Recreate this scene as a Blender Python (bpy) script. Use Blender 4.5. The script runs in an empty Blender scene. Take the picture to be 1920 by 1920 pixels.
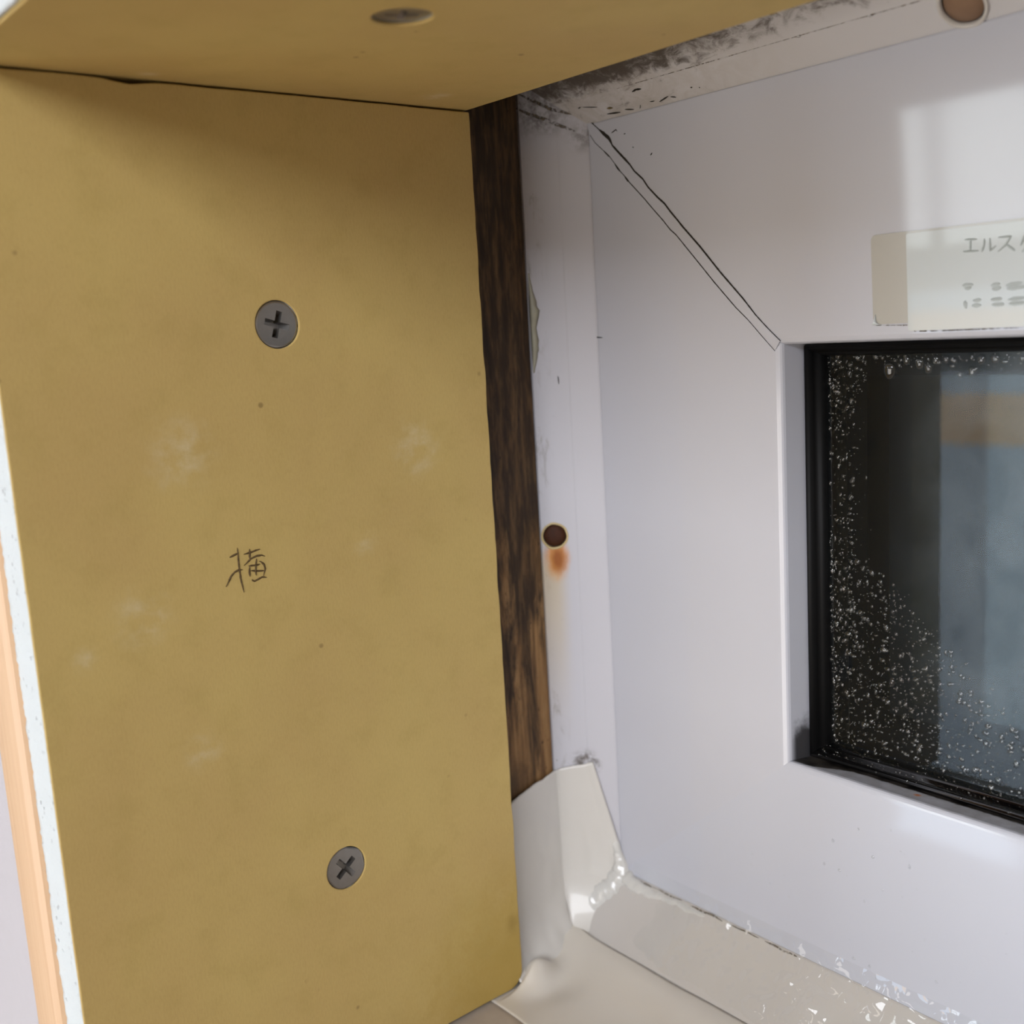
import bpy, bmesh, math, random
from mathutils import Vector, Matrix, noise

random.seed(7)
SC = bpy.context.scene
COL = SC.collection

# ------------------------------------------------------------------ camera
cam_d = bpy.data.cameras.new('camera')
cam = bpy.data.objects.new('camera', cam_d)
COL.objects.link(cam)
RT = Matrix(((0.6331123318107911, -0.09036854206676273, 0.7687667408998852),
             (0.7718516591253303, 0.14866851183776755, -0.6181769082499107),
             (-0.05842766138207343, 0.9847493082976353, 0.1638749773234172)))
cam.matrix_world = Matrix.Translation((0.19017263, -0.14783889, -0.04540839)) @ RT.to_4x4()
cam_d.sensor_width = 36.0
cam_d.lens = 36.0 * 2068.0 / 1920.0
cam_d.clip_start = 0.01
cam_d.clip_end = 60
cam_d.dof.use_dof = True
cam_d.dof.focus_distance = 0.220
cam_d.dof.aperture_fstop = 16.5
SC.camera = cam

# ------------------------------------------------------------------ world and exposure
W = bpy.data.worlds.new('overcast_sky')
SC.world = W
W.use_nodes = True
W.node_tree.nodes['Background'].inputs[0].default_value = (0.62, 0.74, 0.92, 1)
W.node_tree.nodes['Background'].inputs[1].default_value = 0.5
SC.view_settings.view_transform = 'Standard'
SC.view_settings.look = 'None'
SC.view_settings.gamma = 1.0
SC.view_settings.use_curve_mapping = False
SC.view_settings.exposure = 0.2
DAY_RIGHT = 11.0      # radiance of the room's windows
DAY_LEFT = 8.0
DAY_LEFT_LOW = 4.2
FILL_MID = 4.4  # radiance of the added low fill panel
SC.cycles.diffuse_bounces = 4
SC.cycles.max_bounces = 10
SC.cycles.transparent_max_bounces = 24

# ------------------------------------------------------------------ material helpers
def new_mat(name):
    m = bpy.data.materials.new(name)
    m.use_nodes = True
    nt = m.node_tree
    b = nt.nodes['Principled BSDF']
    return m, nt, b

def N(nt, kind, **kw):
    n = nt.nodes.new(kind)
    for k, v in kw.items():
        if k in n.inputs.keys():
            n.inputs[k].default_value = v
        else:
            setattr(n, k, v)
    return n

def L(nt, a, b):
    nt.links.new(a, b)

def srgb(r, g, b):
    f = lambda c: (c / 255 / 12.92) if c / 255 <= 0.04045 else ((c / 255 + 0.055) / 1.055) ** 2.4
    return (f(r), f(g), f(b), 1)

def coords(nt, scale=(1, 1, 1)):
    t = N(nt, 'ShaderNodeTexCoord')
    mp = N(nt, 'ShaderNodeMapping')
    mp.inputs['Scale'].default_value = scale
    L(nt, t.outputs['Object'], mp.inputs['Vector'])
    return mp.outputs['Vector']

def noise_tex(nt, vec, scale, detail=4, rough=0.55, dist=0.0):
    n = N(nt, 'ShaderNodeTexNoise')
    n.inputs['Scale'].default_value = scale
    n.inputs['Detail'].default_value = detail
    n.inputs['Roughness'].default_value = rough
    n.inputs['Distortion'].default_value = dist
    L(nt, vec, n.inputs['Vector'])
    return n.outputs['Fac']

def ramp(nt, fac, stops):
    r = N(nt, 'ShaderNodeValToRGB')
    el = r.color_ramp.elements
    while len(el) < len(stops):
        el.new(0.5)
    for e, (p, c) in zip(el, stops):
        e.position = p
        e.color = c if len(c) == 4 else (*c, 1)
    L(nt, fac, r.inputs[0])
    return r.outputs[0]

def mixc(nt, fac, a, b):
    m = N(nt, 'ShaderNodeMix', data_type='RGBA')
    for inp, v in ((m.inputs[0], fac), (m.inputs[6], a), (m.inputs[7], b)):
        if hasattr(v, 'node'):
            L(nt, v, inp)
        else:
            inp.default_value = v
    return m.outputs[2]

def math_n(nt, op, a, b=0.0, c=0.0, clamp=False):
    m = N(nt, 'ShaderNodeMath', operation=op, use_clamp=clamp)
    for inp, v in zip(m.inputs, (a, b, c)):
        if hasattr(v, 'node'):
            L(nt, v, inp)
        else:
            inp.default_value = v
    return m.outputs[0]

def smooth(nt, v, lo, hi):
    m = N(nt, 'ShaderNodeMapRange', interpolation_type='SMOOTHSTEP')
    L(nt, v, m.inputs[0])
    m.inputs[1].default_value = lo
    m.inputs[2].default_value = hi
    return m.outputs[0]

def xyz(nt):
    t = N(nt, 'ShaderNodeTexCoord')
    s = N(nt, 'ShaderNodeSeparateXYZ')
    L(nt, t.outputs['Object'], s.inputs[0])
    return s.outputs[0], s.outputs[1], s.outputs[2]

def bump(nt, b, h, strength=0.2, dist=0.0005):
    n = N(nt, 'ShaderNodeBump')
    n.inputs['Strength'].default_value = strength
    n.inputs['Distance'].default_value = dist
    L(nt, h, n.inputs['Height'])
    L(nt, n.outputs[0], b.inputs['Normal'])

BLOT_NOISE = {}
def blot(nt, cx, cy, cz, r, edge, vec):
    """soft round stain mask about a point of the thing, its rim broken by noise"""
    d = N(nt, 'ShaderNodeVectorMath', operation='DISTANCE')
    L(nt, vec, d.inputs[0])
    d.inputs[1].default_value = (cx, cy, cz)
    key = (nt.name, nt.as_pointer(), vec.node.name)
    if key not in BLOT_NOISE:
        BLOT_NOISE[key] = noise_tex(nt, vec, 260, 4, 0.65)
    n = BLOT_NOISE[key]
    v = math_n(nt, 'ADD', d.outputs['Value'], math_n(nt, 'MULTIPLY', math_n(nt, 'SUBTRACT', n, 0.5), r * 1.3))
    return math_n(nt, 'SUBTRACT', 1.0, smooth(nt, v, r - edge, r + edge))

# ------------------------------------------------------------------ materials
def mat_paper():
    m, nt, b = new_mat('tan_board_paper')
    v = coords(nt)
    big = noise_tex(nt, v, 26, 3)
    mid = noise_tex(nt, v, 130, 5, 0.6)
    fine = noise_tex(nt, coords(nt, (1, 1, 0.35)), 2600, 3, 0.7)
    col = mixc(nt, smooth(nt, big, 0.3, 0.7), srgb(196, 171, 107), srgb(190, 163, 103))
    col = mixc(nt, math_n(nt, 'MULTIPLY', smooth(nt, mid, 0.45, 0.75), 0.30), col, srgb(170, 148, 84))
    col = mixc(nt, math_n(nt, 'MULTIPLY', smooth(nt, fine, 0.35, 0.75), 0.16), col, srgb(150, 122, 66))
    # dark fibre specks
    vor = N(nt, 'ShaderNodeTexVoronoi')
    vor.inputs['Scale'].default_value = 105
    L(nt, v, vor.inputs['Vector'])
    spk = math_n(nt, 'SUBTRACT', 1.0, smooth(nt, vor.outputs['Distance'], 0.03, 0.075))
    spk = math_n(nt, 'MULTIPLY', spk, smooth(nt, noise_tex(nt, v, 60, 2), 0.45, 0.6))
    col = mixc(nt, math_n(nt, 'MULTIPLY', spk, 0.55), col, srgb(96, 74, 36))
    # chalky scuffs of plaster dust
    chalk = smooth(nt, noise_tex(nt, coords(nt, (1, 0.8, 1)), 230, 4, 0.6), 0.38, 0.75)
    for (c, r) in (((0, -0.0195, -0.0687), 0.0046), ((0, -0.033, -0.0868), 0.0022), ((0, -0.091, -0.0975), 0.0020),
                   ((0, -0.080, -0.0923), 0.0042), ((0, -0.072, -0.1196), 0.0030), ((0, -0.070, -0.064), 0.0050),
                   ((0.0086, -0.0143, 0), 0.0024), ((0.0038, -0.070, 0), 0.0016)):
        k = blot(nt, *c, r, r * 0.7, v)
        k = math_n(nt, 'MULTIPLY', k, chalk)
        col = mixc(nt, math_n(nt, 'MULTIPLY', k, 0.42), col, srgb(222, 212, 182))
    # damp stain in the lower corner beside the window
    k = blot(nt, 0, 0.0, -0.196, 0.022, 0.016, v)
    col = mixc(nt, math_n(nt, 'MULTIPLY', k, 0.55), col, srgb(158, 128, 44))
    k = blot(nt, 0, -0.0030, -0.1830, 0.0018, 0.0020, coords(nt, (1, 1.4, 1)))
    col = mixc(nt, math_n(nt, 'MULTIPLY', k, 0.35), col, srgb(112, 88, 34))
    L(nt, col, b.inputs['Base Color'])
    b.inputs['Roughness'].default_value = 0.62
    b.inputs['Specular IOR Level'].default_value = 0.32
    bump(nt, b, fine, 0.10, 0.0002)
    return m

def mat_gypsum():
    m, nt, b = new_mat('cut_gypsum')
    v = coords(nt)
    n = noise_tex(nt, v, 900, 5, 0.7)
    vor = N(nt, 'ShaderNodeTexVoronoi')
    vor.inputs['Scale'].default_value = 700
    L(nt, v, vor.inputs['Vector'])
    pit = math_n(nt, 'SUBTRACT', 1.0, smooth(nt, vor.outputs['Distance'], 0.10, 0.30))
    pit = math_n(nt, 'MULTIPLY', pit, smooth(nt, noise_tex(nt, v, 260, 3), 0.48, 0.62))
    col = mixc(nt, math_n(nt, 'MULTIPLY', pit, 0.6), srgb(206, 212, 215), srgb(168, 170, 174))
    L(nt, col, b.inputs['Base Color'])
    b.inputs['Roughness'].default_value = 0.9
    b.inputs['Specular IOR Level'].default_value = 0.1
    bump(nt, b, math_n(nt, 'SUBTRACT', n, pit), 0.7, 0.0006)
    return m

def mat_wood():
    m, nt, b = new_mat('mouldy_wet_wood')
    v1 = coords(nt, (1, 1, 0.055))
    v2 = coords(nt, (1, 1, 0.16))
    v = coords(nt)
    grain = noise_tex(nt, v1, 900, 6, 0.65, 0.3)
    streak = noise_tex(nt, v2, 150, 6, 0.66, 0.5)
    col = ramp(nt, grain, [(0.30, srgb(98, 70, 44)), (0.50, srgb(138, 104, 66)), (0.72, srgb(164, 128, 86))])
    # black mould in long streaks; the dark cover grows denser towards the top of the stud
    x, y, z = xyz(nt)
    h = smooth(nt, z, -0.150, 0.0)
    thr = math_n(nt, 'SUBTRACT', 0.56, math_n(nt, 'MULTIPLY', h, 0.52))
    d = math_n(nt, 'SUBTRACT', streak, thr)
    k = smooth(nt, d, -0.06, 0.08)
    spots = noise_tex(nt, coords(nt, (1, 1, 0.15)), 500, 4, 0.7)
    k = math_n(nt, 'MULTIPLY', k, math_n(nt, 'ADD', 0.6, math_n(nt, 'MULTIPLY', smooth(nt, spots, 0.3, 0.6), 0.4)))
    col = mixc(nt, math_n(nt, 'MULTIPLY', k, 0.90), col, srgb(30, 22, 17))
    pit = smooth(nt, noise_tex(nt, coords(nt, (1, 1, 0.5)), 1100, 3), 0.66, 0.74)
    col = mixc(nt, math_n(nt, 'MULTIPLY', pit, 0.7), col, srgb(30, 20, 14))
    k2 = blot(nt, -0.0095, 0.006, -0.158, 0.008, 0.006, v)
    col = mixc(nt, math_n(nt, 'MULTIPLY', k2, 0.75), col, srgb(38, 28, 22))
    L(nt, col, b.inputs['Base Color'])
    b.inputs['Roughness'].default_value = 0.5
    b.inputs['Specular IOR Level'].default_value = 0.25
    bump(nt, b, grain, 0.35, 0.0006)
    return m

def mat_peach():
    m, nt, b = new_mat('peach_wood_edging')
    v = coords(nt, (1, 1, 0.02))
    g = noise_tex(nt, v, 420, 4, 0.6, 0.2)
    col = ramp(nt, g, [(0.3, srgb(206, 168, 132)), (0.5, srgb(214, 180, 146)), (0.7, srgb(204, 166, 130))])
    L(nt, col, b.inputs['Base Color'])
    b.inputs['Roughness'].default_value = 0.45
    return m

def pvc_base(nt, b):
    b.inputs['Roughness'].default_value = 0.42
    b.inputs['Specular IOR Level'].default_value = 0.35
    b.inputs['Coat Weight'].default_value = 0.75
    b.inputs['Coat Roughness'].default_value = 0.08
    b.inputs['Coat IOR'].default_value = 1.5

def mat_pvc():
    m, nt, b = new_mat('white_vinyl_frame')
    v = coords(nt)
    n = noise_tex(nt, v, 30, 3)
    col = mixc(nt, n, srgb(183, 184, 193), srgb(187, 188, 197))
    # black grime in the lower corner of the glazing rebate
    k = blot(nt, 0.0525, 0.040, -0.1385, 0.0065, 0.003, v)
    k = math_n(nt, 'MULTIPLY', k, smooth(nt, xyz(nt)[1], 0.0355, 0.0375))
    col = mixc(nt, math_n(nt, 'MULTIPLY', k, 0.92), col, srgb(22, 18, 16))
    L(nt, col, b.inputs['Base Color'])
    pvc_base(nt, b)
    return m

def mat_pvc_lower():
    """the lower sash rail: black grime creeping along the back of its rebate"""
    m, nt, b = new_mat('white_vinyl_lower_rail')
    v = coords(nt)
    x, y, z = xyz(nt)
    w = math_n(nt, 'ADD', y, math_n(nt, 'MULTIPLY', math_n(nt, 'SUBTRACT', noise_tex(nt, v, 420, 5, 0.7), 0.5), 0.0016))
    w = math_n(nt, 'ADD', w, math_n(nt, 'MULTIPLY', math_n(nt, 'SUBTRACT', 1.0, smooth(nt, x, 0.052, 0.066)), 0.0055))
    k = math_n(nt, 'MULTIPLY', smooth(nt, w, 0.0398, 0.0406), smooth(nt, y, 0.0354, 0.0366))
    col = mixc(nt, k, srgb(185, 187, 197), srgb(18, 16, 15))
    dirt = math_n(nt, 'MULTIPLY', smooth(nt, y, 0.0350, 0.0362), 0.35)
    col = mixc(nt, math_n(nt, 'MULTIPLY', dirt, smooth(nt, noise_tex(nt, v, 300, 4), 0.3, 0.7)), col, srgb(120, 112, 104))
    ru = blot(nt, 0.0795, 0.0385, -0.1402, 0.0006, 0.0004, v)
    col = mixc(nt, ru, col, srgb(190, 110, 40))
    L(nt, col, b.inputs['Base Color'])
    pvc_base(nt, b)
    return m

def mat_pvc_top():
    """the outer frame over the opening, spotted with black mould where the board hides it"""
    m, nt, b = new_mat('white_vinyl_frame_mouldy_head')
    v = coords(nt)
    x, y, z = xyz(nt)
    n1 = noise_tex(nt, coords(nt, (0.55, 1, 1)), 420, 6, 0.68, 0.6)
    n2 = noise_tex(nt, v, 150, 5, 0.7, 0.8)
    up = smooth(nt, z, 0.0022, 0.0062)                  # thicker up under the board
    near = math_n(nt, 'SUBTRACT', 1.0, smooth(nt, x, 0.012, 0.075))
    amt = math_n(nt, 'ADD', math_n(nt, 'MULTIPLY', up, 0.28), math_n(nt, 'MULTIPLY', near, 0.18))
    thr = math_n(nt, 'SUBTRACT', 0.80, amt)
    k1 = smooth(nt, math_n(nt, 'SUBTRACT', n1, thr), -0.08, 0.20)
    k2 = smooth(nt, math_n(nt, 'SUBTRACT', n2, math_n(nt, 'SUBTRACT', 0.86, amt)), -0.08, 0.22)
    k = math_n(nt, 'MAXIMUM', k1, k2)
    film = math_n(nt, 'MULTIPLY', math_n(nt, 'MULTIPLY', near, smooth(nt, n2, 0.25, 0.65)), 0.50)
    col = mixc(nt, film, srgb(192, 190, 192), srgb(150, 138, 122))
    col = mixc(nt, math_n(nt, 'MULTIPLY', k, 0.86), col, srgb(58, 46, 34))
    L(nt, col, b.inputs['Base Color'])
    pvc_base(nt, b)
    b.inputs['Coat Weight'].default_value = 0.35
    return m

def mat_pvc_left():
    """the outer frame down the left side: rust run under its screw, dirt along the timber"""
    m, nt, b = new_mat('white_vinyl_frame_rust_stained')
    v = coords(nt)
    x, y, z = xyz(nt)
    n = noise_tex(nt, coords(nt, (1, 1, 0.35)), 330, 6, 0.7, 0.4)
    n2 = noise_tex(nt, v, 520, 5, 0.7)
    edge = math_n(nt, 'SUBTRACT', 1.0, smooth(nt, x, -0.0090, -0.0056))
    k = math_n(nt, 'MULTIPLY', edge, smooth(nt, n, 0.52, 0.74))
    col = mixc(nt, math_n(nt, 'MULTIPLY', k, 0.6), srgb(192, 191, 198), srgb(116, 106, 92))
    k = math_n(nt, 'MULTIPLY', edge, smooth(nt, n2, 0.66, 0.74))
    col = mixc(nt, math_n(nt, 'MULTIPLY', k, 0.8), col, srgb(50, 42, 34))
    # yellowed vinyl under the screw
    run = math_n(nt, 'MULTIPLY', math_n(nt, 'SUBTRACT', 1.0, smooth(nt, z, -0.104, -0.096)), smooth(nt, z, -0.150, -0.100))
    run = math_n(nt, 'MULTIPLY', run, math_n(nt, 'SUBTRACT', 1.0, smooth(nt, x, -0.0076, -0.0046)))
    col = mixc(nt, math_n(nt, 'MULTIPLY', run, 0.55), col, srgb(196, 172, 118))
    vr = coords(nt, (1, 1, 0.55))
    r1 = blot(nt, -0.0072, 0.0238, -0.1005 * 0.55, 0.0026, 0.0014, vr)
    col = mixc(nt, math_n(nt, 'MULTIPLY', r1, 0.85), col, srgb(206, 132, 30))
    r2 = blot(nt, -0.0069, 0.0241, -0.1012 * 0.55, 0.0015, 0.0010, vr)
    col = mixc(nt, math_n(nt, 'MULTIPLY', r2, 0.8), col, srgb(134, 66, 14))
    # black mould by the torn sheet and at the top corner
    k = blot(nt, -0.0040, 0.0272, -0.1532, 0.0032, 0.0016, v)
    k = math_n(nt, 'MULTIPLY', k, smooth(nt, n2, 0.40, 0.62))
    col = mixc(nt, math_n(nt, 'MULTIPLY', k, 0.85), col, srgb(66, 54, 36))
    k = math_n(nt, 'MULTIPLY', blot(nt, -0.006, 0.025, 0.0035, 0.0060, 0.003, v), smooth(nt, n2, 0.36, 0.66))
    col = mixc(nt, math_n(nt, 'MULTIPLY', k, 0.7), col, srgb(70, 60, 48))
    k = math_n(nt, 'MULTIPLY', blot(nt, 0.0012, 0.031, -0.0035, 0.0030, 0.002, v), smooth(nt, n2, 0.36, 0.66))
    col = mixc(nt, math_n(nt, 'MULTIPLY', k, 0.6), col, srgb(80, 72, 60))
    L(nt, col, b.inputs['Base Color'])
    pvc_base(nt, b)
    b.inputs['Coat Weight'].default_value = 0.55
    b.inputs['Coat Roughness'].default_value = 0.12
    return m

def simple(name, col, rough=0.5, spec=0.5, metal=0.0, coat=0.0, var=0.0, scale=60):
    m, nt, b = new_mat(name)
    v = coords(nt)
    n = noise_tex(nt, v, scale, 4)
    dark = tuple(c * (1 - var) for c in col[:3]) + (1,)
    L(nt, mixc(nt, n, col, dark), b.inputs['Base Color'])
    b.inputs['Roughness'].default_value = rough
    b.inputs['Specular IOR Level'].default_value = spec
    b.inputs['Metallic'].default_value = metal
    b.inputs['Coat Weight'].default_value = coat
    return m

def mat_stain(name, col, lo=0.30, hi=0.55, scale=1600):
    """a thin crust of grime with ragged see-through edges"""
    m, nt, b = new_mat(name)
    b.inputs['Base Color'].default_value = col
    b.inputs['Roughness'].default_value = 0.8
    L(nt, smooth(nt, noise_tex(nt, coords(nt), scale, 5, 0.7), lo, hi), b.inputs['Alpha'])
    return m

def mat_water(name='clear_water', rough=0.02, ior=1.6):
    m = bpy.data.materials.new(name)
    m.use_nodes = True
    nt = m.node_tree
    nt.nodes.remove(nt.nodes['Principled BSDF'])
    out = nt.nodes['Material Output']
    fr = N(nt, 'ShaderNodeFresnel')
    fr.inputs['IOR'].default_value = ior
    tr = N(nt, 'ShaderNodeBsdfTransparent')
    tr.inputs[0].default_value = (0.985, 0.99, 0.99, 1)
    gl = N(nt, 'ShaderNodeBsdfGlossy')
    gl.inputs['Roughness'].default_value = rough
    mx = N(nt, 'ShaderNodeMixShader')
    geo = N(nt, 'ShaderNodeNewGeometry')
    L(nt, math_n(nt, 'MULTIPLY', fr.outputs[0], math_n(nt, 'SUBTRACT', 1.0, geo.outputs['Backfacing'])), mx.inputs[0])
    L(nt, tr.outputs[0], mx.inputs[1])
    L(nt, gl.outputs[0], mx.inputs[2])
    L(nt, mx.outputs[0], out.inputs[0])
    return m

def mat_glass(fog):
    """window pane: clear, mirror-like at the surface, with fog for mist that also paints in missing room reflection at right"""
    m = bpy.data.materials.new('misted_glare_pane' if fog else 'clear_pane')
    m.use_nodes = True
    nt = m.node_tree
    nt.nodes.remove(nt.nodes['Principled BSDF'])
    out = nt.nodes['Material Output']
    fr = N(nt, 'ShaderNodeFresnel')
    fr.inputs['IOR'].default_value = 1.32
    tr = N(nt, 'ShaderNodeBsdfTransparent')
    tr.inputs[0].default_value = (0.90, 0.94, 0.93, 1)
    gl = N(nt, 'ShaderNodeBsdfGlossy')
    gl.inputs['Roughness'].default_value = 0.0
    mx = N(nt, 'ShaderNodeMixShader')
    geo = N(nt, 'ShaderNodeNewGeometry')
    L(nt, math_n(nt, 'MULTIPLY', fr.outputs[0], math_n(nt, 'SUBTRACT', 1.0, geo.outputs['Backfacing'])), mx.inputs[0])
    L(nt, tr.outputs[0], mx.inputs[1])
    L(nt, gl.outputs[0], mx.inputs[2])
    last = mx.outputs[0]
    if fog:
        x, y, z = xyz(nt)
        v = coords(nt)
        df = N(nt, 'ShaderNodeBsdfDiffuse')
        df.inputs[0].default_value = srgb(200, 212, 222)
        n = noise_tex(nt, v, 70, 4, 0.6, 0.5)
        f = math_n(nt, 'MULTIPLY', smooth(nt, x, 0.066, 0.098), smooth(nt, n, 0.15, 0.75))
        low = smooth(nt, math_n(nt, 'ADD', z, math_n(nt, 'MULTIPLY', x, 0.35)), -0.108, -0.080)
        f = math_n(nt, 'MULTIPLY', f, math_n(nt, 'ADD', math_n(nt, 'MULTIPLY', low, 0.75), 0.25))
        f = math_n(nt, 'MULTIPLY', f, FOG_GLARE)
        f = math_n(nt, 'ADD', f, 0.004)
        m2 = N(nt, 'ShaderNodeMixShader')
        L(nt, f, m2.inputs[0])
        L(nt, last, m2.inputs[1])
        L(nt, df.outputs[0], m2.inputs[2])
        last = m2.outputs[0]
    L(nt, last, out.inputs[0])
    return m

def mat_emit(name, col, s):
    m = bpy.data.materials.new(name)
    m.use_nodes = True
    nt = m.node_tree
    nt.nodes.remove(nt.nodes['Principled BSDF'])
    e = N(nt, 'ShaderNodeEmission')
    v = coords(nt)
    L(nt, mixc(nt, noise_tex(nt, v, 1.5, 2), col, tuple(c * 0.93 for c in col[:3]) + (1,)), e.inputs[0])
    e.inputs[1].default_value = s
    L(nt, e.outputs[0], nt.nodes['Material Output'].inputs[0])
    return m

FOG_GLARE = 0.10  # mist strength, raised to stand in for weak room reflection
M = dict(paper=mat_paper(), gypsum=mat_gypsum(), wood=mat_wood(), peach=mat_peach(), pvc=mat_pvc(),
         pvc_lower=mat_pvc_lower(), pvc_top=mat_pvc_top(), pvc_left=mat_pvc_left(),
         pvc_sill=simple('damp_white_vinyl_frame_sill', srgb(194, 189, 184), 0.35, 0.4, coat=0.6, var=0.08, scale=120),
         black=simple('black_rubber', srgb(6, 6, 7), 0.55, 0.2, var=0.3),
         wet_black=simple('wet_black_rubber', srgb(6, 6, 7), 0.07, 0.8, coat=1.0, var=0.3),
         spacer=simple('black_spacer', srgb(4, 5, 7), 0.8, 0.0),
         steel=simple('grey_screw_steel', srgb(160, 156, 152), 0.34, 0.5, 0.85, var=0.22, scale=700),
         rust=simple('dark_rust', srgb(74, 38, 18), 0.7, 0.3, var=0.7, scale=900),
         rim=simple('yellowed_rim', srgb(206, 184, 134), 0.35, 0.5, var=0.25, scale=600),
         plug=simple('brown_plug', srgb(134, 106, 84), 0.45, 0.4, var=0.25, scale=300),
         cream=simple('cream_plug_edge', srgb(232, 208, 150), 0.4, 0.4, var=0.1),
         mould=mat_stain('black_mould', srgb(34, 28, 20), 0.22, 0.42, 2400),
         mould_soft=mat_stain('grey_mould', srgb(112, 102, 88), 0.40, 0.66, 900),
         ochre=mat_stain('ochre_mould', srgb(96, 78, 34), 0.2, 0.4),
         caulk=mat_stain('grey_old_sealant', srgb(150, 145, 136), 0.20, 0.5, 500),
         pencil=mat_stain('pencil_graphite', srgb(92, 72, 40), 0.25, 0.52, 2600),
         vinyl=simple('white_vinyl_sheet', srgb(206, 202, 196), 0.36, 0.45, coat=0.35, var=0.05, scale=90),
         sill=simple('wet_white_vinyl_sill', srgb(212, 205, 194), 0.30, 0.5, coat=0.6, var=0.05, scale=60),
         sillwood=simple('dusty_beige_sill', srgb(186, 172, 156), 0.7, 0.3, var=0.25, scale=240),
         film=simple('grey_label_film', srgb(172, 169, 162), 0.25, 0.5, coat=0.5, var=0.06, scale=200),
         label=simple('white_label_paper', srgb(188, 194, 196), 0.35, 0.5, coat=0.4, var=0.03, scale=200),
         print=simple('grey_print', srgb(162, 170, 170), 0.5, 0.3),
         wall=simple('white_wallpaper', srgb(186, 182, 187), 0.8, 0.2, var=0.05, scale=300),
         room=simple('room_paint', srgb(166, 158, 148), 0.85, 0.2, var=0.04, scale=3),
         floorm=simple('room_floorboards', srgb(150, 122, 92), 0.5, 0.3, var=0.3, scale=5),
         glow_strip=mat_emit('tan_glow', (1.0, 0.70, 0.40, 1), 4.6),  # emitter for the added tan strip
         white_trim=simple('white_window_trim', srgb(226, 228, 230), 0.5, 0.4),
         dark=simple('dark_neighbour_render', srgb(42, 46, 54), 0.8, 0.2, var=0.3, scale=4),
         water=mat_water(), beads=mat_water('water_beads', 0.03, 1.8), day_r=mat_emit('daylight_pane', (0.95, 0.98, 1.04, 1), DAY_RIGHT),
         day_l=mat_emit('daylight_pane_left', (0.88, 0.96, 1.0, 1), DAY_LEFT),
         day_ll=mat_emit('daylight_pane_low', (0.66, 0.82, 1.0, 1), DAY_LEFT_LOW),
         fill_m=mat_emit('warm_fill_pane', (1.0, 0.93, 0.84, 1), FILL_MID),
         misted=mat_glass(True), clear=mat_glass(False))

# ------------------------------------------------------------------ object helpers
def link(name, me, mat, parent=None, smooth_f=False):
    o = bpy.data.objects.new(name, me)
    COL.objects.link(o)
    if mat is not None:
        me.materials.clear()
        me.materials.append(mat)
    if smooth_f:
        for p in me.polygons:
            p.use_smooth = True
    if parent is not None:
        o.parent = parent
        o.matrix_parent_inverse = parent.matrix_basis.inverted()
    return o

def pyd(name, vs, fs, mat, parent=None, smooth_f=False):
    me = bpy.data.meshes.new(name)
    me.from_pydata([tuple(v) for v in vs], [], fs)
    me.update()
    bm = bmesh.new()
    bm.from_mesh(me)
    bmesh.ops.recalc_face_normals(bm, faces=bm.faces)
    bm.to_mesh(me)
    bm.free()
    return link(name, me, mat, parent, smooth_f)

def empty(name, loc=(0, 0, 0)):
    o = bpy.data.objects.new(name, None)
    o.empty_display_size = 0.01
    COL.objects.link(o)
    o.location = loc
    return o

def tag(o, label=None, cat=None, group=None, kind=None):
    if label: o['label'] = label
    if cat: o['category'] = cat
    if group: o['group'] = group
    if kind: o['kind'] = kind
    return o

def box_data(x0, x1, y0, y1, z0, z1):
    vs = [(x, y, z) for x in (x0, x1) for y in (y0, y1) for z in (z0, z1)]
    fs = [(0, 1, 3, 2), (4, 6, 7, 5), (0, 4, 5, 1), (2, 3, 7, 6), (0, 2, 6, 4), (1, 5, 7, 3)]
    return vs, fs

def box(name, b, mat, parent=None, bev=0.0):
    o = pyd(name, *box_data(*b), mat, parent)
    if bev:
        md = o.modifiers.new('bevel', 'BEVEL')
        md.width = bev
        md.segments = 2
    return o

def multi_box(name, bs, mat, parent=None):
    vs, fs = [], []
    for b in bs:
        v, f = box_data(*b)
        n = len(vs)
        vs += v
        fs += [tuple(i + n for i in q) for q in f]
    return pyd(name, vs, fs, mat, parent)

def prism(name, loop_a, loop_b, mat, parent=None, smooth_f=False):
    n = len(loop_a)
    vs = list(loop_a) + list(loop_b)
    fs = [tuple(range(n)), tuple(range(2 * n - 1, n - 1, -1))]
    fs += [(i, (i + 1) % n, n + (i + 1) % n, n + i) for i in range(n)]
    return pyd(name, vs, fs, mat, parent, smooth_f)

def cut(o, cutters):
    """boolean difference baked into the mesh; the cutters are thrown away"""
    for c in cutters:
        md = o.modifiers.new('cut', 'BOOLEAN')
        md.operation = 'DIFFERENCE'
        md.solver = 'EXACT'
        md.object = c
    bpy.context.view_layer.update()
    dg = bpy.context.evaluated_depsgraph_get()
    me = bpy.data.meshes.new_from_object(o.evaluated_get(dg))
    o.modifiers.clear()
    old = o.data
    me.name = old.name
    o.data = me
    for c in cutters:
        bpy.data.objects.remove(c, do_unlink=True)
    return o

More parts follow.
